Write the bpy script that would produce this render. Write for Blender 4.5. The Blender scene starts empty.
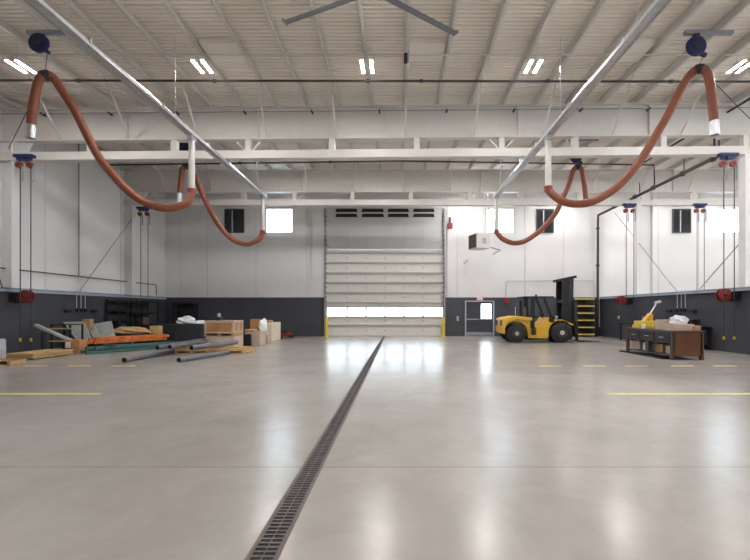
import bpy, bmesh, math, random
from mathutils import Vector, Matrix
random.seed(7)
S = bpy.context.scene
C = S.collection
PI = math.pi

# ------------------------------------------------------------------ camera, world, exposure
EYE, F, VX, VY = 1.5, 420.0, 398.0, 311.0
cam_d = bpy.data.cameras.new('camera'); cam = bpy.data.objects.new('camera', cam_d); C.objects.link(cam)
cam.location = (0, 0, EYE); cam.rotation_euler = (PI/2, 0, 0)
cam_d.sensor_width = 36; cam_d.lens = F/750*36
cam_d.shift_x = -(VX-375)/750; cam_d.shift_y = (VY-280)/750
cam_d.clip_end = 300
S.camera = cam
w = bpy.data.worlds.new('daylight'); S.world = w; w.use_nodes = True
w.node_tree.nodes['Background'].inputs[0].default_value = (0.80, 0.90, 1.0, 1)
w.node_tree.nodes['Background'].inputs[1].default_value = 12.0
S.view_settings.view_transform = 'Standard'; S.view_settings.look = 'None'
S.view_settings.gamma = 1; S.view_settings.exposure = 0.0
LAMP = 495.0

# ------------------------------------------------------------------ helpers
def at(x, y, Y):                       # a measured direction at depth Y -> point
    s = F/Y
    return Vector(((x-VX)/s, Y, EYE-(y-VY)/s))

def mat(name, col, rough=0.6, metal=0.0, var=0.0, scale=4.0, bump=0.0, bscale=30.0, stretch=(1,1,1), col2=None, emis=None, coat=0.0):
    m = bpy.data.materials.new(name); m.use_nodes = True
    nt = m.node_tree; b = nt.nodes['Principled BSDF']
    c = (*col, 1)
    b.inputs['Base Color'].default_value = c
    b.inputs['Roughness'].default_value = rough
    b.inputs['Metallic'].default_value = metal
    b.inputs['Coat Weight'].default_value = coat
    tc = nt.nodes.new('ShaderNodeTexCoord'); mp = nt.nodes.new('ShaderNodeMapping')
    mp.inputs['Scale'].default_value = stretch
    nt.links.new(tc.outputs['Object'], mp.inputs['Vector'])
    if var > 0 or col2:
        n = nt.nodes.new('ShaderNodeTexNoise'); n.inputs['Scale'].default_value = scale; n.inputs['Detail'].default_value = 6
        nt.links.new(mp.outputs[0], n.inputs['Vector'])
        r = nt.nodes.new('ShaderNodeValToRGB')
        r.color_ramp.elements[0].position = 0.32; r.color_ramp.elements[1].position = 0.68
        lo = col2 if col2 else tuple(max(0, v*(1-var)) for v in col)
        hi = col if col2 else tuple(min(1, v*(1+var)) for v in col)
        r.color_ramp.elements[0].color = (*lo, 1); r.color_ramp.elements[1].color = (*hi, 1)
        nt.links.new(n.outputs['Fac'], r.inputs['Fac']); nt.links.new(r.outputs[0], b.inputs['Base Color'])
    if bump > 0:
        n2 = nt.nodes.new('ShaderNodeTexNoise'); n2.inputs['Scale'].default_value = bscale; n2.inputs['Detail'].default_value = 4
        nt.links.new(mp.outputs[0], n2.inputs['Vector'])
        bp = nt.nodes.new('ShaderNodeBump'); bp.inputs['Strength'].default_value = bump
        nt.links.new(n2.outputs['Fac'], bp.inputs['Height']); nt.links.new(bp.outputs[0], b.inputs['Normal'])
    if emis:
        b.inputs['Emission Color'].default_value = (*emis[0], 1); b.inputs['Emission Strength'].default_value = emis[1]
    return m

def glass_mat():
    m = bpy.data.materials.new('window_glass'); m.use_nodes = True
    nt = m.node_tree; nt.nodes.clear()
    o = nt.nodes.new('ShaderNodeOutputMaterial'); mx = nt.nodes.new('ShaderNodeMixShader')
    t = nt.nodes.new('ShaderNodeBsdfTransparent'); t.inputs[0].default_value = (0.93, 0.96, 0.97, 1)
    g = nt.nodes.new('ShaderNodeBsdfGlossy'); g.inputs['Roughness'].default_value = 0.02
    mx.inputs[0].default_value = 0.07
    nt.links.new(t.outputs[0], mx.inputs[1]); nt.links.new(g.outputs[0], mx.inputs[2]); nt.links.new(mx.outputs[0], o.inputs[0])
    return m

def floor_mat():
    m = mat('polished_concrete', (0.5, 0.47, 0.44), 0.3)
    nt = m.node_tree; b = nt.nodes['Principled BSDF']; L = nt.links
    tc = nt.nodes.new('ShaderNodeTexCoord')
    n1 = nt.nodes.new('ShaderNodeTexNoise'); n1.inputs['Scale'].default_value = 0.35; n1.inputs['Detail'].default_value = 8; n1.inputs['Distortion'].default_value = 0.6
    n2 = nt.nodes.new('ShaderNodeTexNoise'); n2.inputs['Scale'].default_value = 1.6; n2.inputs['Distortion'].default_value = 0.8; n2.inputs['Detail'].default_value = 9; n2.inputs['Roughness'].default_value = 0.7
    for n in (n1, n2): L.new(tc.outputs['Object'], n.inputs['Vector'])
    r1 = nt.nodes.new('ShaderNodeValToRGB'); r1.color_ramp.elements[0].position = .2; r1.color_ramp.elements[1].position = .8
    r1.color_ramp.elements[0].color = (0.345, 0.32, 0.285, 1); r1.color_ramp.elements[1].color = (0.475, 0.44, 0.40, 1)
    L.new(n1.outputs['Fac'], r1.inputs[0])
    r2 = nt.nodes.new('ShaderNodeValToRGB'); r2.color_ramp.elements[0].position = .25; r2.color_ramp.elements[1].position = .75
    r2.color_ramp.elements[0].color = (0.80, 0.795, 0.79, 1); r2.color_ramp.elements[1].color = (1, 1, 1, 1)
    L.new(n2.outputs['Fac'], r2.inputs[0])
    mx = nt.nodes.new('ShaderNodeMix'); mx.data_type = 'RGBA'; mx.blend_type = 'MULTIPLY'; mx.inputs[0].default_value = 1
    L.new(r1.outputs[0], mx.inputs[6]); L.new(r2.outputs[0], mx.inputs[7])
    # sawn control joint
    sp = nt.nodes.new('ShaderNodeSeparateXYZ'); L.new(tc.outputs['Object'], sp.inputs[0])
    prev = mx.outputs[2]
    for ch, off, per in (('Y', 4.04, 6.1), ('X', -6.9, 6.1)):
        a = nt.nodes.new('ShaderNodeMath'); a.operation = 'SUBTRACT'; L.new(sp.outputs[ch], a.inputs[0]); a.inputs[1].default_value = off - per/2
        f = nt.nodes.new('ShaderNodeMath'); f.operation = 'PINGPONG'; L.new(a.outputs[0], f.inputs[0]); f.inputs[1].default_value = per/2
        g = nt.nodes.new('ShaderNodeMath'); g.operation = 'GREATER_THAN'; L.new(f.outputs[0], g.inputs[0]); g.inputs[1].default_value = per/2-0.007
        m2 = nt.nodes.new('ShaderNodeMix'); m2.data_type = 'RGBA'; L.new(g.outputs[0], m2.inputs[0]); L.new(prev, m2.inputs[6])
        m2.inputs[7].default_value = (0.2, 0.18, 0.15, 1) if ch == 'Y' else (0.33, 0.31, 0.29, 1); prev = m2.outputs[2]
    L.new(prev, b.inputs['Base Color']); b.inputs['IOR'].default_value = 1.6
    rr = nt.nodes.new('ShaderNodeMapRange'); rr.inputs[3].default_value = 0.2; rr.inputs[4].default_value = 0.27
    L.new(n2.outputs['Fac'], rr.inputs[0]); L.new(rr.outputs[0], b.inputs['Roughness'])
    return m

class MB:
    def __init__(s): s.bm = bmesh.new()
    def box(s, x0, y0, z0, x1, y1, z1):
        v = [s.bm.verts.new((x, y, z)) for x in (x0, x1) for y in (y0, y1) for z in (z0, z1)]
        for f in ((0,1,3,2),(4,6,7,5),(0,4,5,1),(2,3,7,6),(0,2,6,4),(1,5,7,3)): s.bm.faces.new([v[i] for i in f])
        return s
    def cbox(s, c, d, rz=0.0, rx=0.0, ry=0.0):
        M = Matrix.Translation(c) @ Matrix.Rotation(rz, 4, 'Z') @ Matrix.Rotation(ry, 4, 'Y') @ Matrix.Rotation(rx, 4, 'X')
        v = [s.bm.verts.new(M @ Vector((x*d[0]/2, y*d[1]/2, z*d[2]/2))) for x in (-1, 1) for y in (-1, 1) for z in (-1, 1)]
        for f in ((0,1,3,2),(4,6,7,5),(0,4,5,1),(2,3,7,6),(0,2,6,4),(1,5,7,3)): s.bm.faces.new([v[i] for i in f])
        return s
    def bar(s, a, b, wd, h):          # rectangular bar from a to b
        a, b = Vector(a), Vector(b); d = (b-a).normalized()
        up = Vector((0,0,1)) if abs(d.z) < .95 else Vector((0,1,0))
        r = d.cross(up).normalized(); u = r.cross(d)
        v = [s.bm.verts.new(p + r*i*wd/2 + u*j*h/2) for p in (a, b) for i in (-1, 1) for j in (-1, 1)]
        for f in ((0,1,3,2),(4,6,7,5),(0,4,5,1),(2,3,7,6),(0,2,6,4),(1,5,7,3)): s.bm.faces.new([v[i] for i in f])
        return s
    def tube(s, pts, r, n=12, caps=True, ripple=0.0):
        pts = [Vector(p) for p in pts]; rings = []; R = None
        for i, p in enumerate(pts):
            d = (pts[min(i+1, len(pts)-1)] - pts[max(i-1, 0)]).normalized()
            if R is None:
                up = Vector((0,0,1)) if abs(d.z) < .9 else Vector((0,1,0)); R = d.cross(up).normalized()
            else: R = (R - d*R.dot(d)).normalized()
            U = R.cross(d)
            rad = r[i] if isinstance(r, (list, tuple)) else r
            if ripple: rad *= (1 + ripple*(1 if i % 2 else -1))
            rings.append([s.bm.verts.new(p + (R*math.cos(t)+U*math.sin(t))*rad) for t in [2*PI*k/n for k in range(n)]])
        for a, b in zip(rings, rings[1:]):
            for k in range(n): s.bm.faces.new((a[k], a[(k+1) % n], b[(k+1) % n], b[k]))
        if caps: s.bm.faces.new(rings[0][::-1]); s.bm.faces.new(rings[-1])
        return s
    def ring(s, a, b, ro, ri, n=16):   # hollow pipe
        a, b = Vector(a), Vector(b); d = (b-a).normalized()
        up = Vector((0,0,1)) if abs(d.z) < .9 else Vector((0,1,0)); R = d.cross(up).normalized(); U = R.cross(d)
        q = []
        for p, rad in ((a, ro), (b, ro), (b, ri), (a, ri)):
            q.append([s.bm.verts.new(p + (R*math.cos(t)+U*math.sin(t))*rad) for t in [2*PI*k/n for k in range(n)]])
        for i in range(4):
            A, B = q[i], q[(i+1) % 4]
            for k in range(n): s.bm.faces.new((A[k], A[(k+1) % n], B[(k+1) % n], B[k]))
        return s
    def prism(s, poly, y0, y1):        # XZ outline extruded along Y
        a = [s.bm.verts.new((x, y0, z)) for x, z in poly]; b = [s.bm.verts.new((x, y1, z)) for x, z in poly]
        s.bm.faces.new(a); s.bm.faces.new(b[::-1]); n = len(poly)
        for k in range(n): s.bm.faces.new((a[k], b[k], b[(k+1) % n], a[(k+1) % n]))
        return s
    def quads(s, verts, faces):
        v = [s.bm.verts.new(p) for p in verts]
        for f in faces: s.bm.faces.new([v[i] for i in f])
        return s
    def build(s, name, m, parent=None, world=False, bevel=0, smooth=False, solid=0):
        bmesh.ops.recalc_face_normals(s.bm, faces=s.bm.faces)
        me = bpy.data.meshes.new(name)
        if parent is not None and world:
            inv = Matrix.LocRotScale(parent.location, parent.rotation_euler, parent.scale).inverted()
            s.bm.transform(inv)
        s.bm.to_mesh(me); s.bm.free()
        me.materials.append(m)
        if smooth:
            for p in me.polygons: p.use_smooth = True
            me.set_sharp_from_angle(angle=math.radians(35))
        o = bpy.data.objects.new(name, me); C.objects.link(o)
        if parent is not None: o.parent = parent
        if solid:
            q = o.modifiers.new('solidify', 'SOLIDIFY'); q.thickness = solid
        if bevel:
            q = o.modifiers.new('bevel', 'BEVEL'); q.width = bevel; q.segments = 2; q.limit_method = 'ANGLE'
        return o

def tag(o, label, cat, group=None, kind=None):
    o['label'] = label; o['category'] = cat
    if group: o['group'] = group
    if kind: o['kind'] = kind
    return o
def thing(name, label, cat, loc, rz=0.0, group=None):
    o = bpy.data.objects.new(name, None); C.objects.link(o); o.location = loc; o.rotation_euler = (0, 0, rz); o.empty_display_size = .2
    return tag(o, label, cat, group)
def struct(o, label=None):
    o['kind'] = 'structure'
    if label: o['label'] = label
    return o
def dup(root, loc, rz=None, label=None, group=None, scale=None):
    def cp(o, par):
        c = o.copy(); C.objects.link(c)
        if par is not None: c.parent = par
        for ch in [k for k in C.objects if k.parent == o and k != c]: cp(ch, c)
        return c
    r = cp(root, None); r.location = loc
    if rz is not None: r.rotation_euler = (0, 0, rz)
    if label: r['label'] = label
    if group: r['group'] = group
    if scale: r.scale = scale
    return r
def smooth_path(pts, n=8):
    P = [Vector(p) for p in pts]; P = [P[0]*2-P[1]] + P + [P[-1]*2-P[-2]]; out = []
    for i in range(1, len(P)-2):
        a, b, c, d = P[i-1:i+3]
        for k in range(n):
            t = k/n
            out.append(.5*((2*b)+(c-a)*t+(2*a-5*b+4*c-d)*t*t+(3*b-a-3*c+d)*t**3))
    out.append(P[-2]); return out
def wall_xz(y0, y1, X0, X1, Z0, Z1, holes):     # wall slab in XZ with rectangular holes
    b = MB()
    xs = sorted({X0, X1, *[h[0] for h in holes], *[h[1] for h in holes]}); zs = sorted({Z0, Z1, *[h[2] for h in holes], *[h[3] for h in holes]})
    xs = [x for x in xs if X0 <= x <= X1]; zs = [z for z in zs if Z0 <= z <= Z1]
    for xa, xb in zip(xs, xs[1:]):
        run = None
        for za, zb in zip(zs, zs[1:]):
            cx, cz = (xa+xb)/2, (za+zb)/2
            if any(h[0] < cx < h[1] and h[2] < cz < h[3] for h in holes):
                if run: b.box(xa, y0, run[0], xb, y1, run[1]); run = None
            else: run = (run[0] if run else za, zb)
        if run: b.box(xa, y0, run[0], xb, y1, run[1])
    return b

# ------------------------------------------------------------------ materials
M = dict(
    white=mat('white_wall_panel', (0.74, 0.73, 0.72), 0.55, var=.03, scale=.7),
    wains=mat('charcoal_wall_panel', (0.048, 0.052, 0.064), 0.6, var=.12, scale=1.2),
    steelw=mat('white_painted_steel', (0.66, 0.635, 0.59), 0.45, var=.03),
    deck=mat('white_roof_deck', (0.87, 0.81, 0.73), 0.55, var=.03, scale=1.5),
    galv=mat('galvanised_steel', (0.62, 0.64, 0.66), 0.32, metal=.85, var=.12, scale=9),
    dpipe=mat('black_sprinkler_pipe', (0.045, 0.035, 0.032), 0.45),
    grey=mat('grey_paint', (0.28, 0.29, 0.31), 0.5, var=.05),
    lgrey=mat('light_grey_metal', (0.45, 0.46, 0.48), 0.4, var=.05),
    black=mat('black_metal', (0.008, 0.008, 0.009), 0.65),
    rubber=mat('black_rubber', (0.02, 0.02, 0.02), 0.8, var=.2, scale=20),
    blue=mat('blue_enamel', (0.008, 0.014, 0.095), 0.55),
    orange=mat('orange_exhaust_hose', (0.26, 0.082, 0.042), 0.6, var=.12, scale=12),
    redor=mat('red_orange_pulley', (0.24, 0.045, 0.025), 0.55),
    red=mat('red_enamel', (0.22, 0.022, 0.018), 0.4, var=.1),
    yellow=mat('forklift_yellow', (0.70, 0.41, 0.035), 0.35, var=.06, scale=3, coat=.2),
    yel2=mat('safety_yellow', (0.62, 0.46, 0.04), 0.45, var=.05),
    ypaint=mat('yellow_floor_paint', (0.72, 0.58, 0.18), 0.5, var=.12, scale=6),
    wood=mat('pale_lumber', (0.55, 0.36, 0.16), 0.7, var=.18, scale=5, stretch=(1, 8, 8)),
    ply=mat('plywood', (0.50, 0.33, 0.15), 0.65, var=.15, scale=4, stretch=(6, 1, 6)),
    card=mat('brown_cardboard', (0.46, 0.27, 0.13), 0.8, var=.12, scale=4),
    cardo=mat('orange_brown_board', (0.42, 0.21, 0.085), 0.75, var=.22, scale=3),
    pale=mat('pale_carton', (0.52, 0.41, 0.33), 0.75, var=.08),
    cream=mat('cream_panel', (0.66, 0.58, 0.42), 0.6, var=.06),
    wrap=mat('white_plastic_wrap', (0.78, 0.79, 0.82), 0.3, var=.08, scale=8, bump=.5, bscale=12),
    tan=mat('tan_canvas', (0.60, 0.42, 0.18), 0.8, var=.2, scale=6, bump=.5, bscale=15),
    rackor=mat('orange_rack_steel', (0.62, 0.16, 0.03), 0.45, var=.35, scale=5),
    green=mat('green_rack_steel', (0.05, 0.14, 0.13), 0.45, var=.2, scale=5),
    steel=mat('dull_steel_pipe', (0.17, 0.17, 0.19), 0.5, metal=.3, var=.15, scale=6),
    sheet=mat('pale_sheet_metal', (0.50, 0.53, 0.49), 0.4, metal=.3, var=.1),
    dark=mat('dark_grey_metal', (0.026, 0.027, 0.032), 0.6, var=.2),
    brown=mat('brown_bench_panel', (0.13, 0.052, 0.022), 0.5, var=.2, scale=3),
    bench=mat('dark_bench_steel', (0.055, 0.045, 0.045), 0.45, var=.2, scale=4),
    olive=mat('olive_bin', (0.10, 0.08, 0.015), 0.6, var=.3, scale=3),
    fanm=mat('fan_silver', (0.20,0.21,0.23), 0.35, metal=.3),
    drain=mat('cast_iron_grate', (0.085, 0.072, 0.066), 0.5, var=.4, scale=9),
    drainf=mat('drain_frame_steel', (0.10, 0.085, 0.075), 0.5, var=.25, scale=5),
    lamp=mat('lit_lamp_tube', (1, 1, 1), 0.5, emis=((0.985, 0.955, 0.965), LAMP)),
    sign=mat('red_sign_letters', (0.7, 0.03, 0.03), 0.5, emis=((1, .08, .05), 1.0)),
    bluegrey=mat('blue_grey_ledge', (0.34, 0.39, 0.46), 0.4, var=.1),
    doorp=mat('off_white_door_panel', (0.70, 0.68, 0.63), 0.5, var=.03),
    doorr=mat('grey_door_rail', (0.40, 0.39, 0.36), 0.5),
    header=mat('grey_white_header', (0.56, 0.56, 0.56), 0.5, var=.04, scale=.8),
    grille=mat('brown_heater_grille', (0.14, 0.08, 0.06), 0.5),
    mesh=mat('louver_grey', (0.075, 0.075, 0.08), 0.5),
    glass=glass_mat(), floor=floor_mat(),
)

# ------------------------------------------------------------------ shell
XL, XR, XR2, YB, YF, ZR, ZW = -13.95, 12.1, 24.0, 25.15, -7.0, 9.02, 2.31
struct(MB().box(XL-.3, YF-.3, -.3, XR2+.3, YB+.3, 0).build('floor', M['floor']), 'polished grey-beige concrete floor with sawn joints')
# roof deck: trapezoid ribs running across the hall
b = MB(); prof = []; y = YF-.2
while y < YB+.2:
    prof += [(y, ZR), (y+.09, ZR), (y+.105, ZR+.04), (y+.135, ZR+.04)]; y += .15
vs = []; fs = []
for k, (yy, zz) in enumerate(prof):
    vs += [(XL-.2, yy, zz), (XR2+.2, yy, zz)]
    if k: fs.append((2*k-2, 2*k-1, 2*k+1, 2*k))
n0 = len(vs)
b.quads(vs, fs); b.box(XL-.3, YF-.3, ZR+.05, XR2+.3, YB+.3, ZR+.3)
struct(b.build('ceiling', M['deck']), 'off-white ribbed steel roof deck')

wins = [(-7.96, -6.29, 6.17, 7.67, 0), (5.27, 7.0, 6.17, 7.67, 0), (18.6, 20.9, 6.17, 7.67, 0)]
louv = [(-10.36, -9.2, 6.17, 7.6), (8.26, 9.3, 6.17, 7.6), (16.4, 17.5, 6.17, 7.6)]
door = (-4.3, 2.72, 0, 5.2); mdoor = (4.0, 5.75, 0, 2.12)
holes = [w_[:4] for w_ in wins] + [door, mdoor, (-4.3, 2.72, 5.2, 7.7)]
struct(wall_xz(YB, YB+.3, XL-.3, XR2+.3, ZW, ZR+.05, holes).build('wall_back', M['white']), 'white upper end wall with high windows')
struct(wall_xz(YB-.06, YB+.3, XL, XR, 0, ZW, [door, mdoor]).build('wall_back_wainscot', M['wains']), 'charcoal lower band of the end wall')
struct(MB().box(XR, YB-.02, 0, XR2, YB+.3, ZW).build('wall_back_bay', M['white']))
struct(MB().box(XL-.3, YF, ZW, XL, YB, ZR+.05).build('wall_left', M['white']), 'white upper left wall')
struct(MB().box(XL-.3, YF, 0, XL+.06, YB-.06, ZW).build('wall_left_wainscot', M['wains']), 'charcoal lower band of the left wall')
struct(MB().box(XR, YF, 0, XR+.25, YB, ZW).build('wall_right', M['wains']), 'charcoal half-height wall on the right side')
struct(MB().box(XR2, YF, 0, XR2+.3, YB, 4.6).box(XR2, YF, 6.6, XR2+.3, YB, ZR+.05).box(XR2, YF, 4.6, XR2+.3, 3.0, 6.6).box(XR2, 11.0, 4.6, XR2+.3, YB, 6.6).build('wall_right_bay', M['white']))  # high strip opening is added, out of view, to throw daylight at the left wall
struct(wall_xz(YF-.3, YF, XL-.3, XR2+.3, 0, ZR+.05, [(15.0, 19.0, 0, 4.4)]).build('wall_front', M['white']))  # opening behind the camera is added to let daylight into the hall
# ledges on top of the lower walls
struct(MB().box(XL+.06, YF, ZW-.12, XL+.14, YB-.1, ZW-.02).box(XL, YF, ZW, XL+.1, YB-.1, ZW+.03).build('trim_left', M['bluegrey']), 'blue-grey ledge along the left wall')
struct(MB().box(XR-.1, YF, ZW-.10, XR, YB-.1, ZW-.02).box(XR-.06, YF, ZW, XR+.27, YB-.1, ZW+.03).build('trim_right', M['bluegrey']), 'blue-grey ledge along the right wall')
# wall panel seams
b = MB()
for x in (-13.0, -11.4, -8.5, -5.45, 3.55, 7.6, 9.9, 13.6, 15.6, 18.0): b.box(x-.012, YB-.02, ZW+.05, x+.012, YB, 8.7)
struct(b.build('trim_1', M['header']), 'vertical seams of the end wall panels')
b = MB()
for y in (8.0, 12.2, 16.6, 21.1, 22.3): b.box(XL, y-.012, ZW+.05, XL+.015, y+.012, 8.9)
struct(b.build('trim_2', M['header']), 'vertical seams of the left wall panels')
b = MB()                                     # white posts beside the big door
for x0, x1 in ((-5.15, -4.42), (2.95, 3.45)): b.box(x0, YB-.1, ZW+.01, x1, YB-.06, 8.4)
struct(b.build('trim_3', M['white']), 'white posts either side of the overhead door')

# windows
for i, (x0, x1, z0, z1, _) in enumerate(wins):
    f = MB().box(x0, YB+.02, z0, x0+.06, YB+.14, z1).box(x1-.06, YB+.02, z0, x1, YB+.14, z1).box(x0+.06, YB+.02, z0, x1-.06, YB+.14, z0+.06).box(x0+.06, YB+.02, z1-.06, x1-.06, YB+.14, z1).build('window_%d' % (i+1), M['steelw'])
    struct(f, 'bright high window in the end wall')
    MB().box(x0+.06, YB+.07, z0+.06, x1-.06, YB+.08, z1-.06).build('pane', M['glass'], f)
LV = ['dark louvered vent high on the wall left of the far left window',
      'dark louvered vent right of the middle window, behind the rear hose',
      'dark louvered vent high on the wall right of the second far column']
for (x0, x1, z0, z1), lb in zip(louv, LV):
    t = thing('wall_louver', lb, 'vent', (x0, YB-.09, z0), group='dark louvers beside the high windows')
    wd, h = x1-x0, z1-z0
    MB().box(0, 0, 0, .05, .09, h).box(wd-.05, 0, 0, wd, .09, h).box(.05, 0, 0, wd-.05, .09, .05).box(.05, 0, h-.05, wd-.05, .09, h).build('frame', M['mesh'], t)
    b = MB(); z = .09
    while z < h-.08: b.cbox((wd/2, .045, z), (wd-.1, .07, .012), rx=-.6); z += .075
    b.box(.05, .08, .05, wd-.05, .09, h-.05)
    b.build('slats', M['mesh'], t)
    MB().box(wd*.38, -.02, .02, wd*.44, .0, h-.1).build('actuator_rod', M['lgrey'], t)

# overhead door
zs = [0, .66, 1.14, 1.76, 2.0, 2.6, 3.2, 3.78, 4.4, 5.0, 5.2]
dx = [door[0]] + [(x-VX)/16.7 for x in (347, 366, 385, 404, 423)] + [door[1]]
d1 = MB().box(door[0]-.0, YB+.08, .0, door[1], YB+.12, .08).build('door_1', M['rubber'])
struct(d1, 'white sectional overhead door with one row of windows')
for k, (za, zb) in enumerate(zip(zs, zs[1:])):
    if k == 2:
        b = MB()
        b.box(door[0], YB+.06, za, door[1], YB+.12, za+.05).box(door[0], YB+.06, zb-.05, door[1], YB+.12, zb)
        for x in dx: b.box(max(door[0], x-.06), YB+.03, za+.05, min(door[1], x+.06), YB+.115, zb-.05)
        b.build('window_rail', M['doorp'], d1)
        for xa, xb in zip(dx, dx[1:]): MB().box(xa+.04, YB+.09, za+.05, xb-.04, YB+.1, zb-.05).build('pane', M['glass'], d1)
        continue
    MB().box(door[0], YB+.06, za+.01, door[1], YB+.12, zb-.01).build('door_section', M['doorp'], d1)
b = MB()
for z in zs[1:-1]:
    b.box(door[0], YB-.03, z-.055, door[1], YB+.06, z+.035)
b.build('stiffener_rail', M['doorr'], d1)
b = MB()
for z0, z1 in zip(zs, zs[1:]):
    if z1-z0 < .3 or z0 == 1.14: continue
    for x in dx[1:-1]: b.box(x-.035, YB+.03, (z0+z1)/2-.04, x+.035, YB+.06, (z0+z1)/2+.04)
b.build('hinges', M['doorr'], d1)
b = MB()
for x in (door[0]-.05, door[1]+.05): b.box(x-.05, YB-.16, 0.02, x+.05, YB-.07, 7.6)
b.build('track', M['grey'], d1)
b = MB()
for x in (door[0]+.02, door[1]-.02):
    for z in [1.2+.28*k for k in range(22)]: b.box(x-.03, YB-.19, z, x+.03, YB-.16, z+.06)
b.build('track_brackets', M['dark'], d1)
# header above the door
b = MB().box(-4.3, YB+.02, 5.2, 2.72, YB+.2, 7.7)
struct(b.build('trim_4', M['header']), 'grey-white panel above the overhead door')
b = MB()
for x in dx[1:-1]: b.box(x-.012, YB+.005, 5.25, x+.012, YB+.02, 7.0)
struct(b.build('trim_5', M['lgrey']))
VL = ['leftmost pair of black slots above the overhead door', 'second pair from the left of black slots above the overhead door',
      'third pair from the left of black slots above the overhead door', 'rightmost pair of black slots above the overhead door']
for k, (xa, xb) in enumerate(((335.5, 357.5), (361.5, 384), (387.5, 409), (413, 434.5))):
    x0, x1 = (xa-VX)/16.7, (xb-VX)/16.7
    t = thing('slot_vent', VL[k], 'vent', (x0, YB-.03, 7.1), group='black slots above the overhead door')
    for z in (.02, .32):
        MB().prism([(0, z), (x1-x0, z), (x1-x0-.05, z+.2), (.05, z+.2)], 0, .06).build('slot', M['black'], t)
    MB().box(-.04, .02, -.03, x1-x0+.04, .05, .56).build('backing', M['header'], t)

# man door
x0, x1, z0, z1 = mdoor
d2 = MB().box(x0, YB-.1, 0, x0+.07, YB+.1, z1).box(x1-.07, YB-.1, 0, x1, YB+.1, z1).box(x0+.07, YB-.1, z1-.07, x1-.07, YB+.1, z1).build('door_2', M['lgrey'])
struct(d2, 'dark double exit door with one lit window')
xm = (x0+x1)/2
MB().box(x0+.07, YB-.02, .003, xm-.001, YB+.04, z1-.07).build('door_leaf', M['wains'], d2)
wx0, wx1, wz0, wz1 = xm+.1, x1-.16, 1.05, 1.92
MB().box(xm+.001, YB-.02, .003, wx0, YB+.04, z1-.07).box(wx1, YB-.02, .003, x1-.07, YB+.04, z1-.07).box(wx0, YB-.02, .003, wx1, YB+.04, wz0).box(wx0, YB-.02, wz1, wx1, YB+.04, z1-.07).build('door_leaf', M['wains'], d2)
MB().box(wx0, YB, wz0, wx1, YB+.01, wz1).build('pane', M['glass'], d2)
MB().box(x0+.1, YB-.09, .98, xm-.04, YB-.02, 1.03).build('push_bar', M['lgrey'], d2)
MB().box(xm+.04, YB-.09, .98, x1-.1, YB-.02, 1.03).build('push_bar', M['lgrey'], d2)
MB().box(xm-.02, YB+.04, .0, xm+.02, YB+.055, z1-.07).build('astragal', M['grey'], d2)
MB().box(x0+.07, YB-.02, 0, x1-.07, YB+.2, .03).build('threshold', M['grey'], d2)
MB().box(x0+.09, YB-.03, .03, x1-.09, YB-.022, .24).build('kick_plate', M['grey'], d2)

# ------------------------------------------------------------------ roof steel
def purlin_mesh():
    return MB().box(-.008, YF, 8.8, .008, YB, ZR-.005).box(.0, YF, 8.8, .07, YB, 8.812).box(-.07, YF, ZR-.02, 0, YB, ZR-.005)
PX = [.23+1.162*k for k in range(-12, 21)]
p0 = None
for x in PX:
    if p0 is None:
        p0 = purlin_mesh().build('roof_purlin', M['steelw']); p0.location = (x, 0, 0)
        tag(p0, 'off-white steel purlin running front to back under the roof deck', 'roof beam', 'purlins under the roof deck')
    else:
        c = p0.copy(); C.objects.link(c); c.location = (x, 0, 0)

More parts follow.
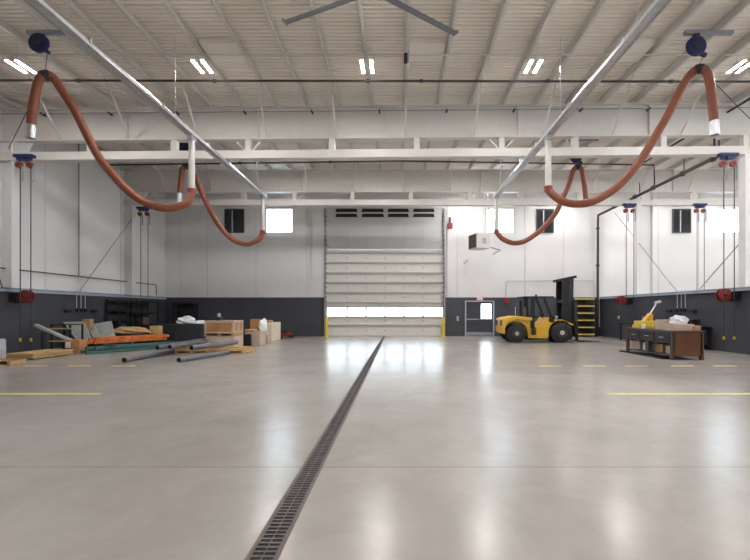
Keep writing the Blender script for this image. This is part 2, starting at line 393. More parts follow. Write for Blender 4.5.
def frame(Y, slope, lbl):
    t = thing('rafter_frame', lbl, 'beam', (0, Y, 0), group='deep white rafter frames')
    def z(x, h): return h + slope*x
    b = MB()
    X0, X1 = XL+.02, XR2-.02
    # web, top and bottom flange of the deep rafter
    vs = [];
    def slab(y0, y1, h0, h1, X0=X0, X1=X1):
        v = [(X0, y0, z(X0, h0)), (X1, y0, z(X1, h0)), (X1, y1, z(X1, h0)), (X0, y1, z(X0, h0)), (X0, y0, z(X0, h1)), (X1, y0, z(X1, h1)), (X1, y1, z(X1, h1)), (X0, y1, z(X0, h1))]
        return v, [(0,1,2,3),(4,7,6,5),(0,4,5,1),(1,5,6,2),(2,6,7,3),(3,7,4,0)]
    b.quads(*slab(-.02, .02, 7.58, 8.66)); b.quads(*slab(-.14, .14, 7.55, 7.58)); b.quads(*slab(-.14, .14, 8.66, 8.69))
    b.build('rafter', M['steelw'], t)
    for x in (-9.5, -4.9, -.4, 4.2, 8.8, 14.0, 18.5): MB().box(x-.01, -.13, z(x, 7.59), x+.01, -.02, z(x, 8.65)).build('stiffener_plate', M['steelw'], t)
    b = MB(); b.quads(*slab(-.14, .14, 6.88, 7.16)); b.build('tube_beam', M['steelw'], t)
    for x in (-13.5, -10.8, -7.86, -5.26, -2.32, .66, 3.64, 6.23, 9.31, 12.2, 15.1, 18.0, 20.9):
        MB().box(x-.1, -.1, z(x, 7.16), x+.1, .1, z(x, 7.55)).build('hanger_post', M['steelw'], t)
    for x in (-5.26, 3.64):
        for s in (-1, 1): MB().bar((x+s*.12, 0, z(x, 7.18)), (x+s*.42, 0, z(x, 7.5)), .06, .05).build('knee_brace', M['steelw'], t)
    # columns: left wall and right line
    def col(xa, xb, sgn):
        b = MB().box(xa, -.015, 0, xb, .015, 7.6).box(xa, -.15, 0, xa+.02, .15, 7.6).box(xb-.02, -.15, 0, xb, .15, 7.6)
        b.build('column', M['white'], t)
    b = MB().box(XL+.02, -.015, ZW+.04, XL+.45, .015, 7.6).box(XL+.45, -.15, ZW+.04, XL+.47, .15, 7.6)
    b.prism([(XL+.47, 7.6), (XL+.47, 6.2), (XL+1.2, 7.6)], -.012, .012)
    b.build('column', M['white'], t)
    MB().box(XR+.28, -.015, 0.01, XR+.82, .015, 7.6).box(XR+.26, -.15, 0.01, XR+.28, .15, 7.6).box(XR+.82, -.15, 0.01, XR+.84, .15, 7.6).build('column', M['white'], t)
    MB().box(XR+.02, -.15, ZW+.03, XR+.26, .15, 7.0).build('column_casing', M['white'], t)
    # kicker braces down to the bottom flange
    for k in range(-5, 9):
        xt = .23+1.162*2*k; xb = .25+2.41*k
        if XL+.3 < xb < XR2: MB().bar((xt+.03, -1.9, 8.78), (xb, -.12, 7.6+slope*xb), .045, .045).build('flange_brace', M['steelw'], t)
    return t
frame(14.8, .0085, 'nearer deep white steel rafter with a tube beam hung below it')
frame(21.45, 0, 'farther white steel rafter with a tube beam, close to the end wall')

# roof patches (smooth panels between purlins) set against deck
for k, (px0, px1, lb) in enumerate(((203, 240, 'smooth roof hatch panel left of the ceiling fan'), (410, 447, 'smooth roof hatch panel right of the ceiling fan'), (628, 656, 'smooth roof hatch panel beside the right galvanised rail'))):
    s = F/11.9
    xc = ((px0+px1)/2-VX)/s; kk = round((xc-.23-.581)/1.162); xa = .23+1.162*kk+.08; xb = xa+1.0
    tag(MB().box(xa, 11.6, 8.9, xb, 12.5, ZR-.004).build('roof_hatch', M['deck'], bevel=.01), lb, 'roof panel', 'smooth roof hatch panels')

# sprinkler pipes and conduits
def pipe(name, pts, r, m, lb, cat='pipe', n=10):
    o = MB().tube(pts, r, n).build(name, m, smooth=True); return tag(o, lb, cat)
def pipe_thing(name, lb, pts, r, m, rings, mr=None):
    t = thing(name, lb, 'pipe', pts[0])
    MB().tube(pts, r, 10).build('pipe', m, t, world=True, smooth=True)
    for p, ax in rings:
        p = Vector(p); a = Vector((1,0,0)) if ax == 'x' else Vector((0,1,0)) if ax == 'y' else Vector((0,0,1))
        MB().tube([p-a*.05, p+a*.05], r*1.6, 10).build('coupling', mr or m, t, world=True, smooth=True)
    return t
pipe_thing('sprinkler_pipe', 'long black sprinkler pipe crossing under the roof in front of the nearer rafter', [(XL+.1, 12.6, 8.42), (XR2-.1, 12.6, 8.36)], .033, M['dpipe'],
           [((-9.6, 12.6, 8.41), 'x'), ((-5.5, 12.6, 8.4), 'x'), ((-.9, 12.6, 8.4), 'x'), ((.7, 12.6, 8.4), 'x'), ((4.5, 12.6, 8.4), 'x'), ((8.2, 12.6, 8.39), 'x')])
pipe_thing('sprinkler_pipe', 'black sprinkler pipe crossing between the two rafters, ending at a drop', [at(110, 165, 19.4), at(400, 161, 19.4), at(654, 165, 19.4), at(654.5, 185, 19.4)], .036, M['dpipe'],
           [(at(240, 163, 19.4), 'x'), (at(330, 162, 19.4), 'x'), (at(500, 162.7, 19.4), 'x')])
XM = 11.85
mp = [(XM, 15.4, 7.24), (XM, 24.85, 7.17), (XM+.0, 24.9, 6.9), (XM, 24.92, .1)]
mt = pipe_thing('sprinkler_main', 'thick black sprinkler main along the right wall dropping down in the far corner', mp, .07, M['dpipe'],
           [((XM, y, 7.22), 'y') for y in (15.8, 17.5, 19.5, 21.0, 23.0)] + [((XM, 24.92, 4.2), 'z'), ((XM, 24.92, 6.4), 'z')])
for y in (15.5, 17.4, 20.6):
    MB().tube([(XM, y, 7.29), (XM, y, 7.8)], .025, 8).build('riser', M['dpipe'], mt, world=True)
pipe('sprinkler_branch', [(11.6, 13.0, 8.5), (11.6, 20.0, 8.5)], .04, M['dpipe'], 'thin dark branch pipe along the right side under the roof')
pipe('drop_pipe', [(11.6, 15.4, 8.5), (11.6, 15.4, 7.24), (11.85, 15.4, 7.24)], .035, M['dpipe'], 'short black drop pipe joining the sprinkler main near the right column')
t = thing('conduit', 'thin dark conduit along the face of the nearer rafter', 'conduit', (0, 14.6, 8.47))
MB().tube([(XL+.05, 14.6, 8.47+.0085*XL), (XR2-.1, 14.6, 8.47+.0085*XR2)], .017, 8).build('conduit_tube', M['grey'], t, world=True)
for k in range(12):
    x = -12.4+2.35*k
    MB().box(x-.025, 14.57, 8.45+.0085*x, x+.025, 14.78, 8.5+.0085*x).build('junction_box', M['dark'], t, world=True)
pipe('conduit', [(XL+.05, 11.9, 8.76), (XR2-.1, 11.9, 8.76)], .02, M['steelw'], 'thin white conduit crossing just below the purlins', 'conduit')

# ------------------------------------------------------------------ lights
def high_bay():
    t = thing('high_bay_light', 'x', 'light', (0, 0, 0))
    for s in (-1, 1):
        h = MB().box(s*.13-.045, -.31, .03, s*.13+.045, .31, .08).box(s*.13-.045, -.31, .018, s*.13-.036, .31, .03).box(s*.13+.036, -.31, .018, s*.13+.045, .31, .03).build('housing', M['steelw'], t, bevel=.01)
        MB().box(s*.13-.034, -.3, .015, s*.13+.034, .3, .03).build('lamp_tube', M['lamp'], h)
    MB().box(-.16, -.08, .09, .16, .08, .13).build('mount_bar', M['steelw'], t)
    for s in (-1, 1): MB().tube([(s*.12, 0, .13), (s*.12, 0, .76)], .006, 6).build('hanger_wire', M['galv'], t)
    return t
LX = [-10.5, -5.45, -.86, 3.76, 9.55, 14.6, 19.5]  # last two stand over the side bay, added unseen for more light
LL = {0: 'paired ceiling light at the upper left, beside the left hose', 1: 'paired ceiling light in the nearer row, second from the left',
      2: 'paired ceiling light in the nearer row, at the middle below the fan', 3: 'paired ceiling light in the nearer row, beside the right galvanised rail',
      4: 'paired ceiling light at the upper right edge of the picture'}
L2 = {0: 'small far ceiling light behind the left hose', 1: 'small far ceiling light left of the middle, seen between rafter and tube beam', 2: 'small far ceiling light in the middle, above the tube beam', 3: 'small far ceiling light right of the middle, just under the tube beam', 4: 'small far ceiling light beside the right hose'}
hb = high_bay(); first = True
for row, Y in enumerate((11.7, 18.1, 5.3, -1.1, 23.2)):  # rows over the camera and by the end wall are added, unseen, for light
    for i, X in enumerate(LX):
        if (row > 1 and i < 2) or (row == 1 and i == 0) or (row == 4 and i < 3): continue
        lb = LL.get(i) if row == 0 else L2.get(i) if row == 1 else None
        lb = lb or ('added unseen ceiling light in the bay beyond the right half wall' if i > 4 else ('added ceiling light close to the end wall, hidden by the farther rafter' if row == 4 else 'added ceiling light above the camera, outside the picture'))
        if first: hb.location = (X, Y, 8.28); hb['label'] = lb; hb['group'] = 'paired ceiling lights'; first = False
        else: dup(hb, (X, Y, 8.28), label=lb, group='paired ceiling lights')

# ceiling fan
t = thing('ceiling_fan', 'large ceiling fan with long flat blades above the hall', 'fan', (-.47, 8.17, 7.6))
MB().tube([(0,0,1.2), (0,0,.3)], .03, 10).build('downrod', M['grey'], t)
MB().tube([(0,0,.36), (0,0,.28), (0,0,.12), (0,0,.05)], [.08, .16, .16, .09], 20).build('motor_hub', M['lgrey'], t, smooth=True)
for k in range(3):
    a = math.radians(35.5 + 120*k)
    c, s = math.cos(a), math.sin(a)
    b = MB(); N = 10
    vs = []; fs = []
    for i in range(N+1):
        r = .18 + (2.15-.18)*i/N
        for (u, v) in ((-.075, .0), (-.02, .02), (.05, .012), (.075, -.012), (.03, -.004), (-.03, .0)):
            vs.append((c*r - s*u, s*r + c*u, .13+v))
        if i:
            for j in range(6): fs.append((6*i-6+j, 6*i-6+(j+1) % 6, 6*i+(j+1) % 6, 6*i+j))
    fs += [(5,4,3,2,1,0), tuple(6*N+j for j in range(6))]
    bl = b.quads(vs, fs).build('blade', M['fanm'], t)
    MB().bar((c*2.15, s*2.15, .13), (c*2.17, s*2.17, .14), .17, .06).build('blade_tip', M['grey'], bl)
# small detector
t = thing('ceiling_sensor', 'small dark box sensor with a white tip hanging right of the middle light', 'sensor', (.27, 11.75, 8.3))
MB().box(-.1, -.05, .14, .0, .05, .4).build('body', M['dark'], t, bevel=.01)
MB().box(-.02, -.05, 0, .06, .05, .12).build('lens_tip', M['wrap'], t, bevel=.02)
MB().tube([(.03, 0, .1), (.03, 0, .5)], .01, 6).build('stem', M['grey'], t)

# ------------------------------------------------------------------ exhaust rails and hoses
def rail(X, lb, drops):
    t = thing('exhaust_rail', lb, 'rail', (X, 0, 6.6), group='galvanised exhaust rails')
    prof = [(-.075, -.06), (-.08, .02), (-.05, .08), (.05, .08), (.08, .02), (.075, -.06), (.02, -.07), (-.02, -.07)]
    MB().prism(prof, 3.5, 18.6).build('rail_channel', M['galv'], t)
    MB().box(-.105, 3.5, -.075, -.075, 18.6, -.04).box(.075, 3.5, -.075, .105, 18.6, -.04).build('rail_lip', M['galv'], t)
    for y in (5.5, 8.0, 10.5, 13.0, 15.5, 18.0):
        MB().box(-.1, y-.03, -.04, .1, y+.03, .095).build('joint_band', M['galv'], t)
    MB().box(-.11, 18.6, -.1, .11, 18.64, .1).build('end_plate', M['lgrey'], t)
    for y in (7.6, 11.2, 17.7): MB().tube([(.0, y, .07), (.0, y, 2.2)], .009, 6).build('hanger_rod', M['galv'], t)
    MB().box(-.05, 14.76, .07, .05, 14.84, .28-.0).build('hanger_bracket', M['galv'], t)
    for (y, zb) in drops:
        c = MB().box(-.07, y-.15, -.2, .07, y+.15, -.06).build('trolley', M['lgrey'], t)
        MB().tube([(0, y, -.2), (0, y, zb-6.6)], .085, 14).build('drop_tube', M['steelw'], t, smooth=True)
    return t
s1 = F/12.1
RL, RRx = -5.94, 4.33
rail(RL, 'galvanised exhaust rail running along the left side of the hall', [(12.1, 4.93), (18.45, 4.95)])
rail(RRx, 'galvanised exhaust rail running along the right side of the hall', [(12.1, 5.0), (18.45, 4.97)])

def hose(px, Y0, Y1, lb, nozzle_px, peak, r=.105, start=None):
    n = len(px); pts = []
    for i, (x, y) in enumerate(px):
        f = min(1, i/(n*0.75)); pts.append(at(x, y, Y0+(Y1-Y0)*f))
    if start: pts[0] = Vector(start)
    pth = smooth_path(pts, 14)
    t = thing('exhaust_hose', lb, 'hose', pts[0], group='orange exhaust hoses')
    MB().tube(pth, r, 16, ripple=.035).build('hose', M['orange'], t, world=True, smooth=True)
    a, b2 = pts[-1], at(*nozzle_px, Y1)
    MB().ring(a + (a-b2)*.1, b2, r*1.03, r*.9).build('nozzle', M['galv'], t, world=True, smooth=True)
    i = min(range(len(pth)), key=lambda k: (pth[k]-at(*peak, Y1)).length)
    MB().tube(pth[i-6:i+8], r*1.16, 16).build('saddle', M['dark'], t, world=True, smooth=True)
    MB().tube([pts[0]+Vector((0,0,.09)), pts[0]-Vector((0,0,.06))], r*1.12, 16).build('cuff', M['redor'], t, world=True, smooth=True)
    return pth[i]
pk1 = hose([(192,196),(188,202),(177,207),(162,208),(142,201),(124,187),(109,170),(97.5,155),(87,135),(76,113),(63,92),(54,79),(47,75),(40.5,78),(36.5,87),(33,106),(31,126)], 12.1, 10.9, 'orange exhaust hose looping down from the rail at the near left', (30.5,138), (46,75), start=(RL, 12.1, 4.93))
pk2 = hose([(549,188),(553,195),(562,201),(575,204),(593,201.5),(616,188),(633,170),(646,152),(659,130),(669,113),(684,84),(692,73),(699,69),(706,71),(710,84),(712.5,105),(714,122)], 12.1, 10.9, 'orange exhaust hose looping down from the rail at the near right', (714.5,135), (699,69), start=(RRx, 12.1, 5.0))
pk3 = hose([(263,232),(259.5,239),(250,243.5),(243,243.5),(231.5,238.5),(220,226.5),(210.5,211),(201,191),(195,176),(190,168),(186,166),(182.5,169),(181,178),(179.5,194)], 18.45, 17.9, 'orange exhaust hose of the far left, beside the dark wall vent', (179,202), (186,166), start=(RL, 18.45, 4.95))
pk4 = hose([(497.5,231),(501.5,238),(509,242),(517,243),(527,240),(542,229),(555,214),(562,200),(569,184),(573,171),(577.5,167),(581.5,169),(584,182),(586,200)], 18.45, 17.9, 'orange exhaust hose of the far right, in front of the right end wall', (586,206), (578,167), start=(RRx, 18.45, 4.97))

def balancer(px, Y, lb, pk, zc, r=.25):
    c = at(*px, Y)
    t = thing('hose_balancer', lb, 'reel', (c.x, Y, c.z), group='blue hose balancers')
    MB().tube([(0,-.055,0), (0,-.04,0), (0,.04,0), (0,.055,0)], [r*.9, r, r, r*.9], 28).build('drum', M['blue'], t, smooth=True)
    MB().tube([(0,-.075,0), (0,-.055,0)], r*.42, 20).build('hub_cap', M['dark'], t, smooth=True)
    MB().bar((.1, 0, -r*.75), (.26, 0, -r*1.0), .08, .08).build('cable_guide', M['blue'], t)
    MB().box(-.06, -.06, min(r*.6, 8.6-c.z), .06, .06, 8.8-c.z-.09).build('bracket', M['dark'], t)
    MB().box(-.3, -.05, 8.8-c.z-.09, .95, .05, 8.8-c.z).build('mount_bar', M['grey'], t)
    MB().tube([(pk.x-c.x, pk.y-Y, pk.z-c.z+.1), (.22, 0, -r*.9)], .009, 6).build('cable', M['dark'], t)
    return t
balancer((39, 43), 10.95, 'round blue hose balancer under the roof at the upper left', pk1, 8.5)
balancer((696, 46), 10.95, 'round blue hose balancer under the roof at the upper right', pk2, 8.5)
balancer((183, 147), 17.8, 'blue hose balancer above the far left hose', pk3, 8.5)
balancer((576, 157), 17.8, 'blue hose balancer above the far right hose', pk4, 8.5)
# tie cords from the hose peaks to the side frames
for pk, e, lb in ((pk1, (XL+.5, 14.5, 7.1), 'thin dark cord from the upper left hose to the left column'), (pk2, (XR+.1, 13.6, 6.9), 'thin dark cord from the upper right hose to the right column')):
    pipe('tie_cord', [pk+Vector((0,.05,.12)), e], .012, M['dark'], lb, 'cord', 6)

# ------------------------------------------------------------------ wall bracing, hoists, reels, utility drops
for pts, lb in (([(-13.55, 23.3, 8.3), (-13.55, 17.9, 2.38)], 'thin diagonal steel brace rod on the left wall'),
                ([(12.2, 23.6, 7.0), (12.2, 18.4, 2.38)], 'thin diagonal brace rod above the right half wall, beside the farther column'),
                ([(12.2, 17.0, 2.38), (12.2, 14.95, 3.95)], 'thin diagonal brace rod above the right half wall, beside the nearer column')):
    pipe('brace_rod', pts, .018, M['grey'], lb, 'rod', 6)

def hoist(loc, cordlen, lb, cords=((-.2, 0), (.16, 0)), tail=.5, tags=True):
    x, y, z = loc
    t = thing('hose_drop', lb, 'hose drop', loc, group='blue brackets with red pulleys and long hanging lines')
    MB().box(-.32, -.09, .1, .32, .09, .2).box(-.24, -.05, .0, -.12, .05, .1).box(.12, -.05, 0, .24, .05, .1).box(-.1, -.12, .0, .1, .12, .06).build('bracket', M['blue'], t)
    for s in (-1, 1):
        p = MB().tube([(s*.18, -.05, -.15), (s*.18, .05, -.15)], .11, 16).build('pulley', M['redor'], t, smooth=True)
        MB().tube([(s*.18, -.065, -.15), (s*.18, .065, -.15)], .05, 10).build('axle', M['dark'], p)
        MB().tube([(s*.18+.04, 0, -.2), (s*.18+.04, 0, -.2-cordlen)], .015, 8).build('line', M['dark'], t)
        MB().tube([(s*.18+.12, 0, -.2), (s*.18+.12, 0, -.2-tail)], .03, 8).build('short_tail', M['grey'], t)
        if tags: MB().cbox((s*.18+.04, 0, -.2-cordlen+.3), (.06, .05, .12)).build('handle', M['yel2'], t, bevel=.01)
    return t
hoist((-12.72, 14.3, 6.62), 6.2, 'blue bracket with red pulleys and long lines at the left picture edge')
hoist((-12.72, 21.0, 6.5), 4.1, 'blue bracket with red pulleys and lines by the far left corner', tags=False)
hoist((11.35, 14.45, 6.72), 6.25, 'blue bracket with red pulleys and long lines in front of the right column')
hoist((11.65, 21.15, 6.7), 4.4, 'blue bracket with red pulleys and lines at the farther right column', tags=False)
hoist((15.2, 21.15, 6.7), 4.5, 'blue bracket with red pulleys beyond the half wall, beside its dark louver', tags=False)

def hose_reel(loc, s, lb):
    x, y, z = loc
    t = thing('hose_reel', lb, 'hose reel', loc, group='red wall hose reels')
    for k in (-1, 1):
        MB().tube([(0, k*.08-.012, 0), (0, k*.08+.012, 0)], .23, 24).build('flange', M['red'], t, smooth=True)
    MB().tube([(0, -.07, 0), (0, .07, 0)], .17, 20).build('hose_coil', M['rubber'], t)
    MB().tube([(0, -.17, 0), (0, .17, 0)], .04, 10).build('hub', M['dark'], t)
    MB().box(min(s*.18, s*.5), -.16, -.2, max(s*.18, s*.5), -.14, .12).box(min(s*.18, s*.5), .14, -.2, max(s*.18, s*.5), .16, .12).box(-.02 if s > 0 else -.3, -.17, -.24, .3 if s > 0 else .02, .17, -.2).build('bracket', M['black'], t)
    return t
hose_reel((-13.35, 15.1, 2.02), -1, 'red hose reel on the left wall')
hose_reel((11.6, 21.8, 2.06), 1, 'small red hose reel on the right wall, near the far corner')
hose_reel((11.59, 14.95, 2.07), 1, 'large red hose reel on the right wall at the picture edge')

pipe('air_line', [(XL+.12, 14.4, 3.0), (XL+.12, 24.0, 3.0), (XL+.12, 24.05, 2.4)], .022, M['dark'], 'thin dark air line running along the left wall')
pipe('air_line', [(XL+.12, 14.45, 2.98), (XL+.2, 14.6, 2.3)], .018, M['dark'], 'short dark hose from the left air line to its reel')
for (X, s, y0, lb) in ((XL+.1, 1, 18.35, 'group of three utility drops with dark valves on the left wall'), (XR-.06, -1, 17.85, 'group of three utility drops with dark valves on the right wall')):
    t = thing('utility_drop', lb, 'pipes', (X, y0, 1.5))
    for k, dy in enumerate((-.25, 0, .25)):
        MB().tube([(0, dy, .1), (0, dy, .9)], .018, 8).build('drop_pipe', M['lgrey'], t)
        MB().cbox((s*.03, dy, .04), (.1, .08, .14)).build('valve', M['black'], t, bevel=.01)
    for dy in (-.75, .75): MB().cbox((s*.03, dy, .0), (.09, .3, .12)).build('outlet_box', M['black'], t, bevel=.01)
pipe('vertical_pipe', [(XL+.12, 18.2, 3.0), (XL+.12, 18.2, 8.79)], .03, M['grey'], 'thin dark vertical pipe up the left wall')
pipe('vertical_pipe', [(12.6, 14.5, 2.4), (12.6, 14.5, 7.5)], .03, M['grey'], 'thin dark vertical pipe on the right column at the picture edge')
pipe('downpipe', [(11.95, 24.98, .55), (11.95, 24.98, 2.9)], .05, M['steelw'], 'short white pipe low in the far right corner')
for X, y, lb in ((12.04, 20.6, 'small white outlet on the right wall behind the long table'), (12.04, 22.9, 'small white outlet on the right wall near the far corner')):
    tag(MB().cbox((X, y, 1.15), (.06, .12, .16)).build('wall_outlet', M['pale'], bevel=.01), lb, 'outlet')
pipe('conduit', [(6.45, YB-.1, 2.35), (6.45, YB-.1, 3.25), (6.5, YB-.1, 3.3), (11.7, YB-.1, 3.3)], .025, M['lgrey'], 'light grey conduit on the end wall above the forklift', 'conduit')
tag(MB().box(6.3, YB-.16, 1.98, 6.62, YB-.06, 2.28).build('alarm_box', M['red'], bevel=.02), 'small dark red box on the end wall left of the forklift mast', 'alarm box')
tag(MB().cbox((3.56, YB-.11, 1.05), (.13, .1, .28)).build('wall_switch', M['pale'], bevel=.01), 'small switch box with pale cover left of the exit door', 'switch')
# exit sign
t = thing('exit_sign', 'small lit exit sign above the double exit door', 'sign', (4.88, YB-.14, 2.13))
MB().box(-.18, 0, 0, .18, .06, .2).build('sign_box', M['wrap'], t, bevel=.008)
fc = bpy.data.curves.new('letters', 'FONT'); fc.body = 'EXIT'; fc.size = .17; fc.extrude = .004; fc.align_x = 'CENTER'; fc.align_y = 'CENTER'
fo = bpy.data.objects.new('tmp', fc); C.objects.link(fo)
me = bpy.data.meshes.new_from_object(fo.evaluated_get(bpy.context.evaluated_depsgraph_get())); bpy.data.objects.remove(fo)
me.materials.clear(); me.materials.append(M['sign'])
lo = bpy.data.objects.new('letters', me); C.objects.link(lo); lo.parent = t; lo.rotation_euler = (PI/2, 0, 0); lo.location = (0, -.006, .1)
# horn strobe, flood lamp
t = thing('horn_strobe', 'red alarm horn high on the white post right of the overhead door', 'alarm', (3.1, YB-.13, 6.45))
MB().box(-.15, -.08, -.05, .15, .0, .3).build('horn_body', M['red'], t, bevel=.04)
MB().tube([(0, -.04, .28), (0, -.04, .62)], .07, 12).build('strobe', M['grille'], t, smooth=True)
t = thing('wall_spot', 'tiny grey spot lamp on the wall below the unit heater', 'lamp', (4.05, YB-.2, 4.45))
MB().bar((.0, .18, .1), (0, 0, .02), .04, .04).build('arm', M['lgrey'], t)
MB().tube([(-.14, -.03, -.12), (.06, .0, .08)], .07, 12).build('head', M['lgrey'], t)
# unit heater
t = thing('unit_heater', 'white hanging unit heater with a brown grille right of the overhead door', 'heater', (4.55, 23.4, 4.95), math.radians(18))
MB().box(-.42, -.42, 0, .42, .5, .82).build('cabinet', M['white'], t, bevel=.02)
MB().box(-.45, -.4, .04, -.42, .46, .78).build('grille_panel', M['grille'], t)
b = MB()
for k in range(7): b.cbox((-.46, .03, .1+.1*k), (.05, .82, .012), ry=.5)
b.build('louvers', M['grille'], t)
MB().cbox((0.05, -.43, .4), (.22, .02, .3)).build('access_plate', M['pale'], t)
for sx in (-.35, .35):
    MB().tube([(sx, 0, .82), (sx, 0, 3.86)], .012, 6).build('hanger_rod', M['lgrey'], t)
MB().box(-.45, -.03, 2.4, .45, .03, 2.46).build('hanger_bar', M['lgrey'], t)
pipe('gas_pipe', [(5.08, 23.6, 8.7), (5.08, 23.6, 5.35)], .045, M['steelw'], 'white vertical flue pipe beside the unit heater')
pipe('gas_line', [(5.15, 23.4, 5.05), (5.7, 23.4, 4.9), (5.7, 25.14, 4.9)], .03, M['grey'], 'short grey gas line right of the unit heater')

# bollards
for x, lb in ((-4.18, 'yellow safety bollard left of the overhead door'), (2.62, 'yellow safety bollard right of the overhead door')):
    t = thing('bollard', lb, 'bollard', (x, 24.5, 0), group='yellow bollards')
    MB().tube([(0,0,0), (0,0,1.12), (0,0,1.18), (0,0,1.21)], [.1, .1, .08, .03], 18).build('post', M['yel2'], t, smooth=True)
    MB().tube([(0,0,0), (0,0,.02)], .15, 18).build('base_plate', M['yel2'], t)

# ------------------------------------------------------------------ trench drain and floor paint
t = thing('trench_drain', 'long dark trench drain grate running down the middle of the floor', 'drain', (-.825, 0, 0))
MB().box(-.1, YF+.5, 0, -.085, 24.4, .006).box(.085, YF+.5, 0, .1, 24.4, .006).build('frame', M['grille'], t)
b = MB(); y = 1.6
while y < 24.4:
    b.box(-.085, y, .0008, .085, y+.022, .005); y += .05 if y < 10 else .062
b.box(-.085, .8, .0004, -.07, 24.4, .0055); b.box(.07, .8, .0004, .085, 24.4, .0055); b.box(-.004, .8, .0004, .004, 24.4, .0052)
b.build('grate', M['drain'], t)
MB().box(-.085, .5, .0, .085, 24.4, .0004+.0003).build('channel', M['black'], t)
for x0, x1, Y, wd, lb in ((XL+1.5, -5.38, 7.6, .07, 'solid yellow floor line at the left'), (3.78, 11.5, 7.6, .07, 'solid yellow floor line at the right')):
    tag(MB().box(x0, Y-wd, .0002, x1, Y+wd, .002).build('floor_line', M['ypaint']), lb, 'floor marking')
for side, xs in (('left', (-12.6, -11.4, -10.2, -9.0, -7.8)), ('right', (3.85, 5.05, 6.2, 7.45, 8.6, 9.8))):
    for x in xs:
        tag(MB().box(x, 11.4, .0002, x+.62, 11.52, .002).build('floor_dash', M['ypaint']), 'short faint yellow dash in the broken floor line on the %s' % side, 'floor marking', 'yellow dashes on the %s of the floor' % side)

